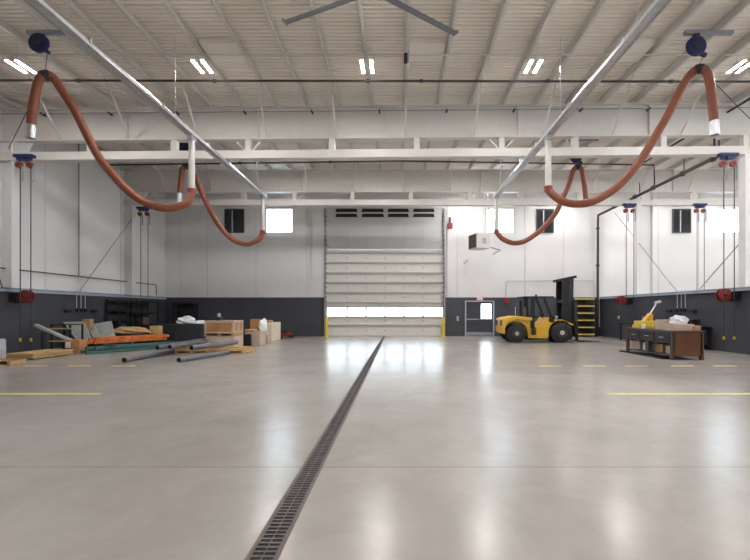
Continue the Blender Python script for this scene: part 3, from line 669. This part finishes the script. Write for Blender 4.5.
# ------------------------------------------------------------------ forklift
def forklift():
    t = thing('forklift', 'yellow forklift with a tall black mast parked side-on near the exit door', 'forklift', (5.59, 19.75, 0))
    W = 1.5
    def arc(cx, cz, r, a0, a1, n=12): return [(cx+r*math.cos(math.radians(a0+(a1-a0)*k/n)), cz+r*math.sin(math.radians(a0+(a1-a0)*k/n))) for k in range(n+1)]
    poly = [(-.55, .42)] + arc(0, .46, .56, 178, 4)[0:] + [(.6, .22), (1.5, .2), (1.56, .34)] + arc(2.13, .48, .58, 178, 40) + [(2.72, .8), (2.72, .88), (2.2, 1.1), (1.75, 1.02), (1.72, 1.2), (1.5, 1.2), (1.35, .98), (.86, .92), (.8, 1.16), (-.3, 1.22), (-.5, 1.2)]
    MB().prism(poly, .16, W-.16).build('chassis', M['yellow'], t, bevel=.025)
    cw = [(-.52, .42), (-.6, .42), (-.66, .55), (-.68, .95), (-.64, 1.12), (-.5, 1.19), (.0, 1.27), (.72, 1.2), (.76, 1.06), (.45, 1.03), (0, 1.12), (-.4, 1.0), (-.56, .75)]
    MB().prism(cw, .04, W-.04).build('counterweight', M['yellow'], t, bevel=.03)
    MB().box(-.69, .1, .8, -.6, .45, 1.06).box(-.69, 1.0, .8, -.6, 1.38, 1.06).build('tail_light', M['dark'], t, bevel=.01)
    MB().box(-.02, .1, 1.1, .5, .16, 1.16).build('side_vent', M['dark'], t)
    for (x, r, nm) in ((0, .44, 'rear'), (2.13, .48, 'front')):
        for y0 in (0, W-.34):
            wh = MB().tube([(x, y0, r), (x, y0+.03, r), (x, y0+.31, r), (x, y0+.34, r)], [r*.9, r, r, r*.9], 32).build('wheel', M['rubber'], t, smooth=True)
            yo = y0-.012 if y0 == 0 else y0+.34
            MB().tube([(x, yo, r), (x, yo+.02, r)], r*.52, 24).build('rim', M['dark'], wh)
            MB().tube([(x, yo-.03, r), (x, yo+.05, r)], r*.22, 16).build('hub', M['pale'], wh)
            b = MB()
            for k in range(24):
                a = 2*PI*k/24; b.cbox((x+math.cos(a)*r*.985, y0+.17, r+math.sin(a)*r*.985), (.025, .3, .045), ry=-a)
            b.build('tread', M['rubber'], wh)
    MB().box(.5, .25, .12, 1.6, 1.25, .3).build('undercarriage', M['black'], t)
    # overhead guard
    for y in (.2, W-.2):
        MB().bar((.78, y, .7), (.8, y, 2.17), .2, .12).build('guard_post', M['black'], t)
        MB().bar((1.78, y, .98), (1.32, y, 2.17), .11, .1).build('guard_post', M['black'], t)
    b = MB()
    for y in (.2, W-.2): b.bar((.36, y, 2.17), (1.82, y, 2.17), .06, .06)
    for k in range(9): b.bar((.4+.17*k, .2, 2.18), (.4+.17*k, W-.2, 2.18), .04, .03)
    b.build('overhead_guard', M['black'], t)
    MB().tube([(.28, .32, 1.2), (.28, .32, 1.95), (.22, .32, 2.02)], .075, 12).build('exhaust_pipe', M['black'], t, smooth=True)
    MB().tube([(.1, .6, 1.2), (.1, .6, 1.7)], .01, 6).build('antenna', M['wrap'], t)
    MB().tube([(1.15, .75, 2.2), (1.15, .75, 2.3)], .05, 12).build('beacon', M['dark'], t)
    MB().box(.62, .45, 1.15, 1.12, 1.05, 1.28).box(.58, .47, 1.25, .7, 1.03, 1.72).build('seat', M['black'], t, bevel=.03)
    MB().tube([(1.55, .75, 1.0), (1.35, .75, 1.38)], .03, 8).build('steering_column', M['black'], t)
    sw = MB(); c = Vector((1.34, .75, 1.4)); ax = Vector((-.5, 0, .85)).normalized(); u = Vector((0,1,0)); v = ax.cross(u)
    sw.tube([c+(u*math.cos(2*PI*k/20)+v*math.sin(2*PI*k/20))*.18 for k in range(21)], .016, 6, caps=False); sw.bar(c-u*.18, c+u*.18, .03, .015); sw.build('steering_wheel', M['black'], t)
    MB().cbox((1.68, .3, 1.1), (.28, .28, .34), ry=.3).build('dashboard', M['black'], t, bevel=.03)
    MB().box(.72, .05, .38, .92, .16, .62).box(.72, .05, .66, .92, .16, .72).build('step', M['black'], t)
    # mast, leaning slightly
    q = .035
    m = MB()
    for y in (.28, W-.4): m.bar((2.36, y, .14), (2.38+q, y, 3.06), .26, .14)
    m.build('outer_mast', M['black'], t)
    m2 = MB()
    for y in (.42, W-.54): m2.bar((2.66, y, .2), (2.68+q, y, 3.12), .22, .12)
    m2.build('inner_mast', M['dark'], t)
    MB().bar((2.18, .75, 2.98), (2.9, .75, 3.14), W-.4, .12).box(2.3, .25, .5, 2.5, 1.25, .7).box(2.3, .25, 1.9, 2.5, 1.25, 2.05).build('mast_crosshead', M['black'], t)
    for y in (.6, .9): MB().tube([(2.5, y, .3), (2.54, y, 2.9)], .07, 12).build('lift_cylinder', M['dark'], t, smooth=True)
    MB().bar((1.9, .35, .85), (2.5, .35, 1.1), .08, .08).bar((1.9, W-.35, .85), (2.5, W-.35, 1.1), .08, .08).build('tilt_cylinder', M['dark'], t)
    MB().box(2.78, .12, .35, 2.92, W-.12, .5).box(2.78, .12, .85, 2.92, W-.12, 1.0).box(2.76, .3, .3, 2.86, 1.2, 1.1).box(2.78, .14, .5, 2.86, .3, .85).box(2.78, 1.2, .5, 2.86, 1.36, .85).build('carriage', M['black'], t)
    b = MB()
    for k in range(10): b.box(2.76, .12+.137*k, 1.0, 2.9, .16+.137*k, 2.0)
    b.box(2.86, .1, 2.0, 2.9, 1.4, 2.05).box(2.86, .1, 1.5, 2.9, 1.4, 1.54)
    b.build('load_backrest', M['dark'], t)
    for y in (.3, 1.08): MB().prism([(2.92, .06), (3.0, .02), (4.05, .02), (4.05, .035), (3.02, .07), (3.0, 1.0), (2.92, 1.0)], y, y+.13).build('fork', M['black'], t)
    for y in (.2, 1.2): MB().tube([(1.9, y, 1.2), (1.97, y, 1.2)], .08, 14).build('headlight', M['lgrey'], t)
forklift()

# ------------------------------------------------------------------ shelving
def shelving(loc, rz, wd, dp, h, levels, mf, ms, lb, fill=None, beam=None):
    t = thing('shelving_unit', lb, 'shelf', loc, rz)
    for sx in (-1, 1):
        for sy in (-1, 1): MB().cbox((sx*(wd/2-.025), sy*(dp/2-.025), h/2), (.05, .05, h)).build('upright', mf, t)
    for k in range(levels):
        z = .12 + (h-.2)*k/(levels-1)
        MB().box(-wd/2+.05, -dp/2+.03, z, wd/2-.05, dp/2-.03, z+.025).build('shelf_board', ms, t)
        MB().box(-wd/2+.04, -dp/2-.01, z-.02, wd/2-.04, -dp/2+.03, z+.055).build('shelf_beam', beam or mf, t)
    MB().box(-wd/2+.05, dp/2-.03, .12, wd/2-.05, dp/2-.01, h-.05).build('back_sheet', ms, t)
    return t
shelving((10.85, 24.72, 0), 0, 1.25, .6, 2.26, 6, M['dark'], M['olive'], 'dark shelving with yellow shelf edges behind the forklift', beam=M['ypaint'])
shelving((-13.5, 20.6, 0), PI/2, 1.5, .6, 2.05, 5, M['black'], M['dark'], 'black shelving unit on the left wall, nearer one')
shelving((-13.5, 22.4, 0), PI/2, 1.5, .6, 2.05, 4, M['black'], M['dark'], 'black shelving unit on the left wall next to the far corner')
shelving((-12.5, 24.7, 0), 0, 1.2, .6, 2.0, 4, M['black'], M['dark'], 'black shelving unit against the end wall in the far left corner')
k = 0
for (X, Y, z, d, mm, lb) in ((-13.5, 20.4, .62, (.35, .4, .3), 'dark', 'dark bin on the nearer black shelving'), (-13.5, 22.2, .78, (.4, .5, .4), 'grille', 'dark brown bin on the black shelving near the corner'), (-12.5, 24.65, .75, (.5, .3, .35), 'grey', 'grey box on the black shelving in the corner')):
    tag(MB().box(X-d[0]/2, Y-d[1]/2, z, X+d[0]/2, Y+d[1]/2, z+d[2]).build('storage_bin', M[mm], bevel=.02), lb, 'bin')

# ------------------------------------------------------------------ workbench on the right
def bench():
    X0, X1, Y0, Y1 = 8.38, 9.36, 12.85, 15.45
    t = thing('workbench', 'dark steel workbench with a brown end panel, drawers and a lower shelf', 'workbench', (X0, Y0, 0))
    W, L = X1-X0, Y1-Y0
    MB().box(-.03, -.03, .84, W+.03, L+.03, .89).build('bench_top', M['bench'], t, bevel=.008)
    MB().box(.06, 0, .12, W-.04, .05, .84).build('end_panel', M['brown'], t, bevel=.006)
    MB().box(0, 0, 0, .09, .09, .84).build('leg', M['bench'], t); MB().box(W-.09, 0.0, 0, W, .09, .84).build('leg', M['brown'], t)
    MB().box(0, L-.09, 0, .09, L, .84).build('leg', M['brown'], t); MB().box(W-.09, L-.09, 0, W, L, .84).build('leg', M['bench'], t)
    MB().box(0, L*.5-.09, .09, .12, L*.5+.09, .5).build('middle_post', M['bench'], t)
    MB().box(.03, .09, .5, W-.03, L-.09, .84).build('drawer_case', M['bench'], t)
    for k in range(3):
        y = .14+.79*k
        d = MB().box(-.0, y, .54, .03, y+.72, .8).build('drawer', M['dark'], t, bevel=.006)
        MB().box(-.03, y+.26, .66, 0, y+.46, .68).build('pull', M['lgrey'], d)
    MB().box(.02, .09, .1, W-.05, L-.05, .14).build('lower_shelf', M['bench'], t)
    MB().box(-.16, .3, .0, .1, L+.15, .05).build('foot_rail', M['black'], t)
    return X0, Y0
bench()
for (y, w_, h, d, mm, nm, lb) in ((14.95, .35, .3, .4, 'pale', 'carton', 'pale carton on the lower bench shelf, farthest one'), (14.4, .35, .26, .35, 'wrap', 'carton', 'white carton on the lower bench shelf'),
                         (13.65, .45, .28, .4, 'card', 'carton', 'brown carton on the lower bench shelf'), (13.1, .4, .26, .4, 'pale', 'carton', 'pale carton on the lower bench shelf, nearest the brown end')):
    tag(MB().box(8.6, y, .14, 8.6+w_, y+d, .14+h).build(nm, M[mm], bevel=.01), lb, 'box', 'cartons on the lower bench shelf')
# yellow pump on bench
t = thing('chop_saw', 'yellow machine with a raised grey lever arm on the workbench', 'machine', (8.75, 14.9, .89))
MB().box(-.32, -.28, 0, .42, .25, .12).box(-.28, -.2, .12, .36, .2, .26).build('body', M['yel2'], t, bevel=.02)
MB().bar((-.05, 0, .22), (.2, 0, .52), .2, .07).build('bracket', M['yellow'], t)
MB().bar((.22, 0, .22), (.22, 0, .5), .12, .06).build('strut', M['yellow'], t)
MB().tube([(.16, 0, .46), (.44, 0, .92)], .022, 8).build('lever', M['wrap'], t)
MB().tube([(.36, 0, .9), (.56, 0, .94)], .05, 10).build('grip', M['lgrey'], t)
for x in (-.2, .1): MB().tube([(x, -.29, .06), (x, -.33, .06)], .05, 12).build('knob', M['pale'], t)
tag(MB().tube([(8.5, 14.55, .89), (8.5, 14.55, 1.06)], .06, 14).build('white_can', M['wrap']), 'small white can on the workbench left of the yellow machine', 'can')
tag(MB().cbox((8.95, 14.0, 1.05), (.42, .5, .32), rz=.1).build('carton', M['pale'], bevel=.01), 'open pale carton on the workbench beside the yellow machine', 'box')
tag(MB().cbox((9.0, 13.62, 1.22+.04), (.3, .22, .06), rz=.2).build('dark_tray', M['grille'], bevel=.01) , 'dark brown tray on the cartons on the workbench', 'tray')
tag(MB().cbox((8.87, 13.25, .99), (.62, .5, .2), rz=-.06).build('carton', M['pale'], bevel=.01), 'low pale carton on the near end of the workbench', 'box')
tag(MB().cbox((9.05, 13.62, 1.06), (.45, .2, .34), rz=.0).build('carton', M['pale'], bevel=.01), 'upright pinkish carton in the middle of the workbench', 'box')
tag(MB().cbox((9.2, 13.05, .97), (.2, .3, .16), rz=.1).build('carton', M['card'], bevel=.01), 'small brown carton at the brown end of the workbench', 'box')
def lump(name, c, d, m, lb, cat, seed=1, amp=.18, sub=3):
    rnd = random.Random(seed); bm = bmesh.new(); bmesh.ops.create_icosphere(bm, subdivisions=sub, radius=1)
    ph = [rnd.uniform(0, 6) for _ in range(6)]
    for v in bm.verts:
        p = v.co; f = 1+amp*(math.sin(3.1*p.x+ph[0])*math.cos(4.3*p.y+ph[1])+.6*math.sin(7*p.z+ph[2]+5*p.x)+.4*math.sin(11*p.y+ph[3]))
        v.co = Vector((p.x*f*d[0]/2, p.y*f*d[1]/2, max(-.6, p.z*f)*d[2]/2))
    mz = min(v.co.z for v in bm.verts)
    for v in bm.verts: v.co += Vector((c[0], c[1], c[2]-mz))
    b = MB(); b.bm.free(); b.bm = bm
    return tag(b.build(name, m, smooth=True), lb, cat)
lump('plastic_bag', (8.87, 13.28, 1.09), (.5, .4, .34), M['wrap'], 'crumpled white plastic bag on the cartons of the workbench', 'bag', 3)
# long table against the right wall
t = thing('work_table', 'long dark table against the right wall behind the workbench', 'table', (11.35, 16.1, 0))
MB().box(0, 0, .84, .7, 5.6, .9).build('table_top', M['black'], t, bevel=.005)
for y in (.1, 2.75, 5.4):
    for x in (.05, .62): MB().box(x-.03, y-.03, 0, x+.03, y+.03, .84).build('leg', M['black'], t)
MB().box(.05, .1, .2, .65, 2.7, .8).build('cupboard', M['dark'], t)
tag(MB().box(11.4, 16.3, .9, 11.75, 16.8, 1.18).build('tool_case', M['black'], bevel=.02), 'black tool case on the near end of the long dark table', 'case')

# ------------------------------------------------------------------ left hand storage
def pallet(loc, rz, lb, W=1.2, L=1.0, m='wood'):
    t = thing('pallet', lb, 'pallet', loc, rz)
    for x in (-W/2+.05, 0, W/2-.05): MB().box(x-.045, -L/2, .02, x+.045, L/2, .11).build('stringer', M[m], t)
    b = MB()
    for k in range(7): y = -L/2+.05+(L-.1)*k/6; b.box(-W/2, y-.05, .11, W/2, y+.05, .13)
    for k in range(3): y = -L/2+.05+(L-.1)*k/2; b.box(-W/2, y-.05, 0, W/2, y+.05, .02)
    b.build('deck_boards', M[m], t)
    return t
# plywood sheets
for k in range(5):
    tag(MB().cbox((-11.62+.02*math.sin(k*2.3), 13.62+.02*math.cos(k*1.7), .045+.033*k), (.93, 1.6, .028), rz=.006*math.sin(k*3)).build('plywood_sheet', M['ply']), 'tan plywood sheet in the low stack on the floor at the left edge', 'wood sheet', 'plywood sheets in the low stack')
for y in (12.95, 13.6, 14.2): tag(MB().box(-12.05, y, 0, -11.2, y+.08, .03).build('bearer', M['wood']), 'thin wood bearer under the plywood sheets', 'wood', 'bearers under the plywood stack')
pallet((-11.15, 11.85, 0), 0, 'small wooden pallet cut off by the left picture edge', .9, .5)
t = thing('plastic_drum', 'pale grey drum at the left picture edge, on a small pallet', 'drum', (-11.47, 12.0, .13))
MB().tube([(0,0,0), (0,0,.02), (0,0,.25), (0,0,.27), (0,0,.29), (0,0,.54), (0,0,.57)], [.19, .2, .2, .21, .2, .2, .17], 24).build('drum_body', M['lgrey'], t, smooth=True)
MB().tube([(.06,0,.57), (.06,0,.6)], .04, 12).build('bung', M['dark'], t)
# cart frame and leaning channel
t = thing('steel_trestle', 'dark steel trestle with wooden rails behind the cardboard box', 'trestle', (-12.6, 16.0, 0))
for x in (-.35, .35):
    for y in (-.3, .3): MB().box(x-.025, y-.025, 0, x+.025, y+.025, 1.0).build('leg', M['black'], t)
for z in (.35, .82): MB().box(-.42, -.34, z, .42, -.3, z+.05).build('rail', M['wood'], t)
MB().box(-.38, -.33, .97, .38, .33, 1.0).build('top', M['black'], t)
tag(MB().bar(at(35.5, 325, 15.3), at(80, 344.5, 15.25), .16, .09).build('metal_channel', M['sheet'], bevel=.01), 'long grey metal channel leaning up to the left over the pile', 'channel')
tag(MB().box(-12.97, 15.24, 0, -12.87, 15.36, .73).build('timber_prop', M['dark']), 'short timber prop under the upper end of the grey channel', 'prop')
tag(MB().cbox((-11.42, 14.9, .24), (.5, .4, .48), rz=.05).build('cardboard_box', M['cardo'], bevel=.01), 'brown cardboard box at the end of the orange beams', 'box')
tag(MB().box(-11.6, 14.66, .22, -11.45, 14.69, .42).build('paper_label', M['wrap']), 'white paper label on the brown cardboard box', 'label')
# sheet metal panels, fanned
shp = [((64, 322), (84, 321.5), (92, 343), (78, 343), 16.9), ((70, 324), (82, 326), (92, 343.5), (80, 343.5), 17.15), ((72, 328), (78, 329), (96, 344), (88, 344), 17.0),
       ((93, 324), (111, 321), (116, 340), (98, 343), 17.5), ((88, 328), (95, 327), (104, 344), (96, 344), 17.2)]
for k, (a, b_, c, d, Y) in enumerate(shp):
    A, B_, C_, D = at(*a, Y+.45), at(*b_, Y+.5), at(*c, Y), at(*d, Y)
    C_.z = D.z = .29
    n = Vector((.005, .022, .005))
    vs = [A, B_, C_, D] + [p+n for p in (A, B_, C_, D)]
    t = thing('sheet_metal_panel', ['large pale sheet metal panel leaning at the left of the pile', 'narrow pale panel leaning in front of the large left panel', 'thin grey panel strip leaning low in the pile', 'large pale grey panel leaning right of the small carton', 'thin panel strip leaning below the small carton'][k], 'panel', tuple(D), group='leaning sheet metal panels')
    MB().quads(vs, [(0,1,2,3),(7,6,5,4),(0,4,5,1),(1,5,6,2),(2,6,7,3),(3,7,4,0)]).build('sheet', M['sheet'], t, world=True)
    MB().bar(A+Vector((0,-.01,0)), D+Vector((0,-.01,0)), .03, .03).build('folded_edge', M['lgrey'], t, world=True)
tag(MB().box(-13.5, 16.85, 0, -11.4, 18.0, .28).build('timber_crate', M['dark'], bevel=.02), 'low dark crate under the leaning metal panels', 'crate')
cb = at(88, 323.5, 17.5); tag(MB().cbox(cb, (.3, .25, .36), rz=.1).build('small_carton', M['card'], bevel=.01), 'small brown carton wedged on top of the metal panels', 'box')
# orange rack beams
rnd = random.Random(4)
for y_, xx in ((15.6, -11.5), (17.2, -10.5)): tag(MB().cbox((xx+.05, y_+.2, .14), (.9, .12, .28), rz=.1).build('bearer', M['black']), 'dark timber bearer under the orange beams', 'wood', 'bearers under the orange beams')
p_a, p_b = Vector((-11.5, 15.65, 0)), Vector((-10.15, 18.0, 0))
dd = (p_b-p_a).normalized(); nn = Vector((dd.y, -dd.x, 0))
for row in range(2):
    for k in range(6 if row == 0 else 5):
        off = (k-2.5)*.14 + (.07 if row else 0); sh = rnd.uniform(-.2, .35)
        a = p_a + nn*off + dd*(sh); b_ = p_b + nn*off + dd*sh; z = .335 + .115*row
        a.z = b_.z = z; yaw = .02*(k-2) if row else 0; b_ = b_ + nn*yaw*3
        t = thing('rack_beam', 'orange pallet rack beam lying in the %s layer of the pile' % ('upper' if row else 'lower'), 'beam', tuple(a), group='orange rack beams in the %s layer' % ('upper' if row else 'lower'))
        MB().bar(a, b_, .06, .10).build('beam', M['rackor'], t, world=True)
        MB().bar(a-dd*.01+Vector((0,0,-.0)), a+dd*.03, .11, .11).build('end_bracket', M['rackor'], t, world=True)
# green uprights
p_a, p_b = Vector((-11.1, 14.75, 0)), Vector((-9.65, 17.3, 0)); dd = (p_b-p_a).normalized(); nn = Vector((dd.y, -dd.x, 0))
for k, (off, z, sh) in enumerate(((.0, .06, 0), (.28, .06, .15), (.55, .06, -.1), (.1, .19, .1), (.4, .19, .25))):
    a = p_a+nn*off+dd*sh; b_ = p_b+nn*off+dd*(sh+.1); a.z = b_.z = z
    t = thing('rack_upright', 'dark green rack upright lying in the %s layer in front of the orange beams' % ('upper' if z > .1 else 'lower'), 'upright', tuple(a), group='green rack uprights in the %s layer' % ('upper' if z > .1 else 'lower'))
    MB().bar(a, b_, .09, .10).build('post', M['green'], t, world=True)
    MB().bar(a-dd*.02, a+dd*.0, .14, .12).build('foot_plate', M['green'], t, world=True)
q = p_a+dd*.75; tag(MB().bar(q+nn*-.05+Vector((0,0,.27)), q+nn*.85+Vector((0,0,.27)), .1, .05).build('green_crosspiece', M['green']), 'short green crosspiece laid over the green uprights', 'beam')
# tan bundle
pallet((-12.0, 18.9, 0), .1, 'pallet under the tan canvas bundle', 1.6, .9, 'card')
tag(MB().cbox((-12.0, 18.9, .3), (1.5, .85, .34), rz=.1).build('black_crate', M['black'], bevel=.02), 'black crate under the tan canvas bundle', 'crate')
lump('canvas_bundle', (-12.05, 18.9, .48), (1.6, .9, .4), M['tan'], 'rumpled tan canvas bundle behind the orange beams', 'bundle', 5, .12, 4)
tag(MB().cbox((-11.4, 19.8, .55), (.4, .4, .5)).build('tan_carton', M['tan'], bevel=.02), 'small tan carton right of the canvas bundle', 'box')
tag(MB().cbox((-11.4, 19.8, .15), (.6, .5, .3)).build('black_crate', M['black'], bevel=.02), 'black crate under the small tan carton', 'crate')
tag(MB().cbox((-11.6, 21.4, .42), (1.0, .7, .84)).build('grey_cabinet', M['dark'], bevel=.02), 'dark grey low cabinet between the bundle and the wrapped crate', 'cabinet')
# wrapped crate
tag(MB().box(-10.35, 19.4, 0, -9.05, 20.3, .9).build('dark_crate', M['dark'], bevel=.03), 'dark crate with white plastic sheet over it', 'crate')
lump('plastic_sheet', (-9.95, 19.75, .9), (.75, .8, .42), M['wrap'], 'crumpled white plastic sheet on top of the dark crate', 'sheet', 8, .16, 4)
lump('plastic_sheet', (-9.28, 19.7, .9), (.42, .7, .2), M['wrap'], 'flat tail of white plastic sheet at the right of the dark crate', 'sheet', 9, .16, 4)
# pallets + loose planks below pipes
pallet((-7.2, 15.2, 0), 0, 'left wooden pallet under the grey pipes', 1.2, 1.1)
pallet((-5.97, 15.2, 0), 0, 'right wooden pallet under the grey pipes', 1.2, 1.1)
for k, (x, y, l, rz, z) in enumerate(((-6.7, 14.78, 2.5, .02, .16), (-6.7, 15.2, 2.4, -.03, .16), (-6.6, 15.6, 2.2, .02, .16), (-6.75, 14.98, 2.2, .05, .21))):
    tag(MB().cbox((x, y, z), (l, .14, .05), rz=rz).build('plank', M['wood']), ['yellowish plank across both pallets, at the front', 'yellowish plank in the middle across both pallets', 'yellowish plank across both pallets, at the back', 'yellowish top plank lying crosswise on the other planks'][k], 'plank', 'planks on the pallets under the pipes')
def steel_pipe(a, b_, r, lb):
    t = thing('steel_pipe', lb, 'pipe', tuple(a), group='grey steel pipes on the floor at the left')
    MB().ring(a, b_, r, r*.86, 20).build('pipe_wall', M['steel'], t, world=True, smooth=True)
    d = (Vector(b_)-Vector(a)).normalized()
    MB().tube([Vector(a)+d*.03, Vector(a)+d*.05], r*.85, 16).build('bore', M['black'], t, world=True)
steel_pipe((-7.96, 12.2, .075), (-7.98, 15.6, .075), .075, 'front left grey pipe lying on the floor with its open end forward')
steel_pipe((-6.37, 12.2, .075), (-5.86, 14.5, .075), .075, 'front right grey pipe lying on the floor, angled')
steel_pipe((-7.75, 13.5, .32), (-7.95, 17.4, .32), .08, 'upper grey pipe on the planks, the left one')
steel_pipe((-7.45, 13.7, .32), (-7.5, 16.45, .32), .075, 'upper grey pipe on the planks, next to the left one')
steel_pipe((-6.62, 13.45, .32), (-6.12, 15.9, .32), .085, 'upper grey pipe on the planks, the right one')
# crates on pallets
tag(MB().box(-7.6, 16.6, .0, -6.5, 17.65, .5).build('pale_crate', M['pale'], bevel=.015), 'pale crate on the floor carrying the brown crate', 'crate')
pallet((-7.08, 17.12, .5), 0, 'pallet between the pale crate and the brown crate', 1.18, 1.05, 'card')
t = thing('wooden_crate', 'large brown crate with pale boards on the stacked pallet', 'crate', (-7.08, 17.12, .63))
MB().box(-.57, -.5, 0, .57, .5, .47).build('crate_body', M['cardo'], t)
b = MB()
for x in (-.57, .51): b.box(x, -.52, 0, x+.07, -.5, .47)
b.box(-.5, -.52, .41, .51, -.5, .47).box(-.5, -.52, 0, .51, -.5, .05)
b.box(.57, -.5, 0, .59, .5, .06).box(.57, -.5, .41, .59, .5, .47)
for y in (-.5, -.03, .43): b.box(.57, y, .06, .59, y+.07, .41)
b.build('battens', M['pale'], t)
MB().box(-.59, -.52, .47, .59, .52, .485).build('lid', M['pale'], t)
t = thing('hand_tool', 'small black and silver tool standing on the brown crate', 'tool', (-7.25, 17.0, 1.115))
MB().box(-.12, -.1, 0, .12, .1, .15).build('base', M['dark'], t, bevel=.02)
MB().tube([(0,0,.15), (0,0,.26), (0,0,.3)], [.06, .07, .04], 12).build('cap', M['lgrey'], t, smooth=True)
# second pallet load
tag(MB().box(-6.62, 18.15, .0, -5.95, 18.95, .62).build('pale_carton_stack', M['pale'], bevel=.02), 'pale carton on the floor beside the brown crate', 'box')
tag(MB().box(-6.6, 18.1, .64, -6.2, 18.75, .70).build('plank', M['wood']), 'short yellowish board on the pale carton', 'plank')
tag(MB().box(-6.62, 18.8, .62, -6.2, 19.2-.25, 1.14).build('brown_carton', M['cardo'], bevel=.01), 'tall brown carton on top of the pale carton', 'box')
lump('wrapped_goods', (-6.02, 18.75, .62), (.34, .5, .68), M['wrap'], 'white wrapped goods on top of the pale carton', 'package', 11, .1, 3)
tag(MB().box(-6.68, 17.95, 0, -6.3, 18.1, .5).build('black_case', M['black'], bevel=.02), 'narrow black case in front of the pale carton', 'case')
tag(MB().box(-6.35, 19.4, 0, -6.02, 19.9, .45).build('pale_box', M['pale'], bevel=.02), 'low pale box beside the cream cabinet', 'box')
tag(MB().box(-6.85, 20.6, .0, -6.2, 22.2, .92).build('cream_cabinet', M['cream'], bevel=.02), 'cream panelled cabinet at the far end of the stored goods', 'cabinet')
lump('wrapped_goods', (-6.6, 20.25, 0), (.42, .5, .98), M['wrap'], 'white wrapped goods in front of the cream cabinet', 'package', 12, .1, 3)
tag(MB().cbox((-6.55, 21.1, .98), (.45, .35, .12)).build('brown_carton', M['card'], bevel=.01), 'flat brown carton on top of the cream cabinet', 'box')
# red floor jack
t = thing('floor_jack', 'dark red low machine on the floor between cream cabinet and overhead door', 'jack', (-6.25, 23.6, 0))
MB().box(-.5, -.25, .08, .35, .25, .26).build('chassis', M['red'], t, bevel=.03)
MB().bar((-.3, 0, .25), (.25, 0, .42), .16, .08).build('lift_arm', M['red'], t)
MB().tube([(.25, 0, .3), (.55, 0, .5)], .03, 8).build('handle', M['dark'], t)
for x in (-.38, .28):
    for y in (-.3, .24): MB().tube([(x, y, .09), (x, y+.06, .09)], .09, 16).build('wheel', M['rubber'], t)
MB().box(-.3, -.18, .26, .0, .18, .44).build('motor', M['dark'], t, bevel=.02)
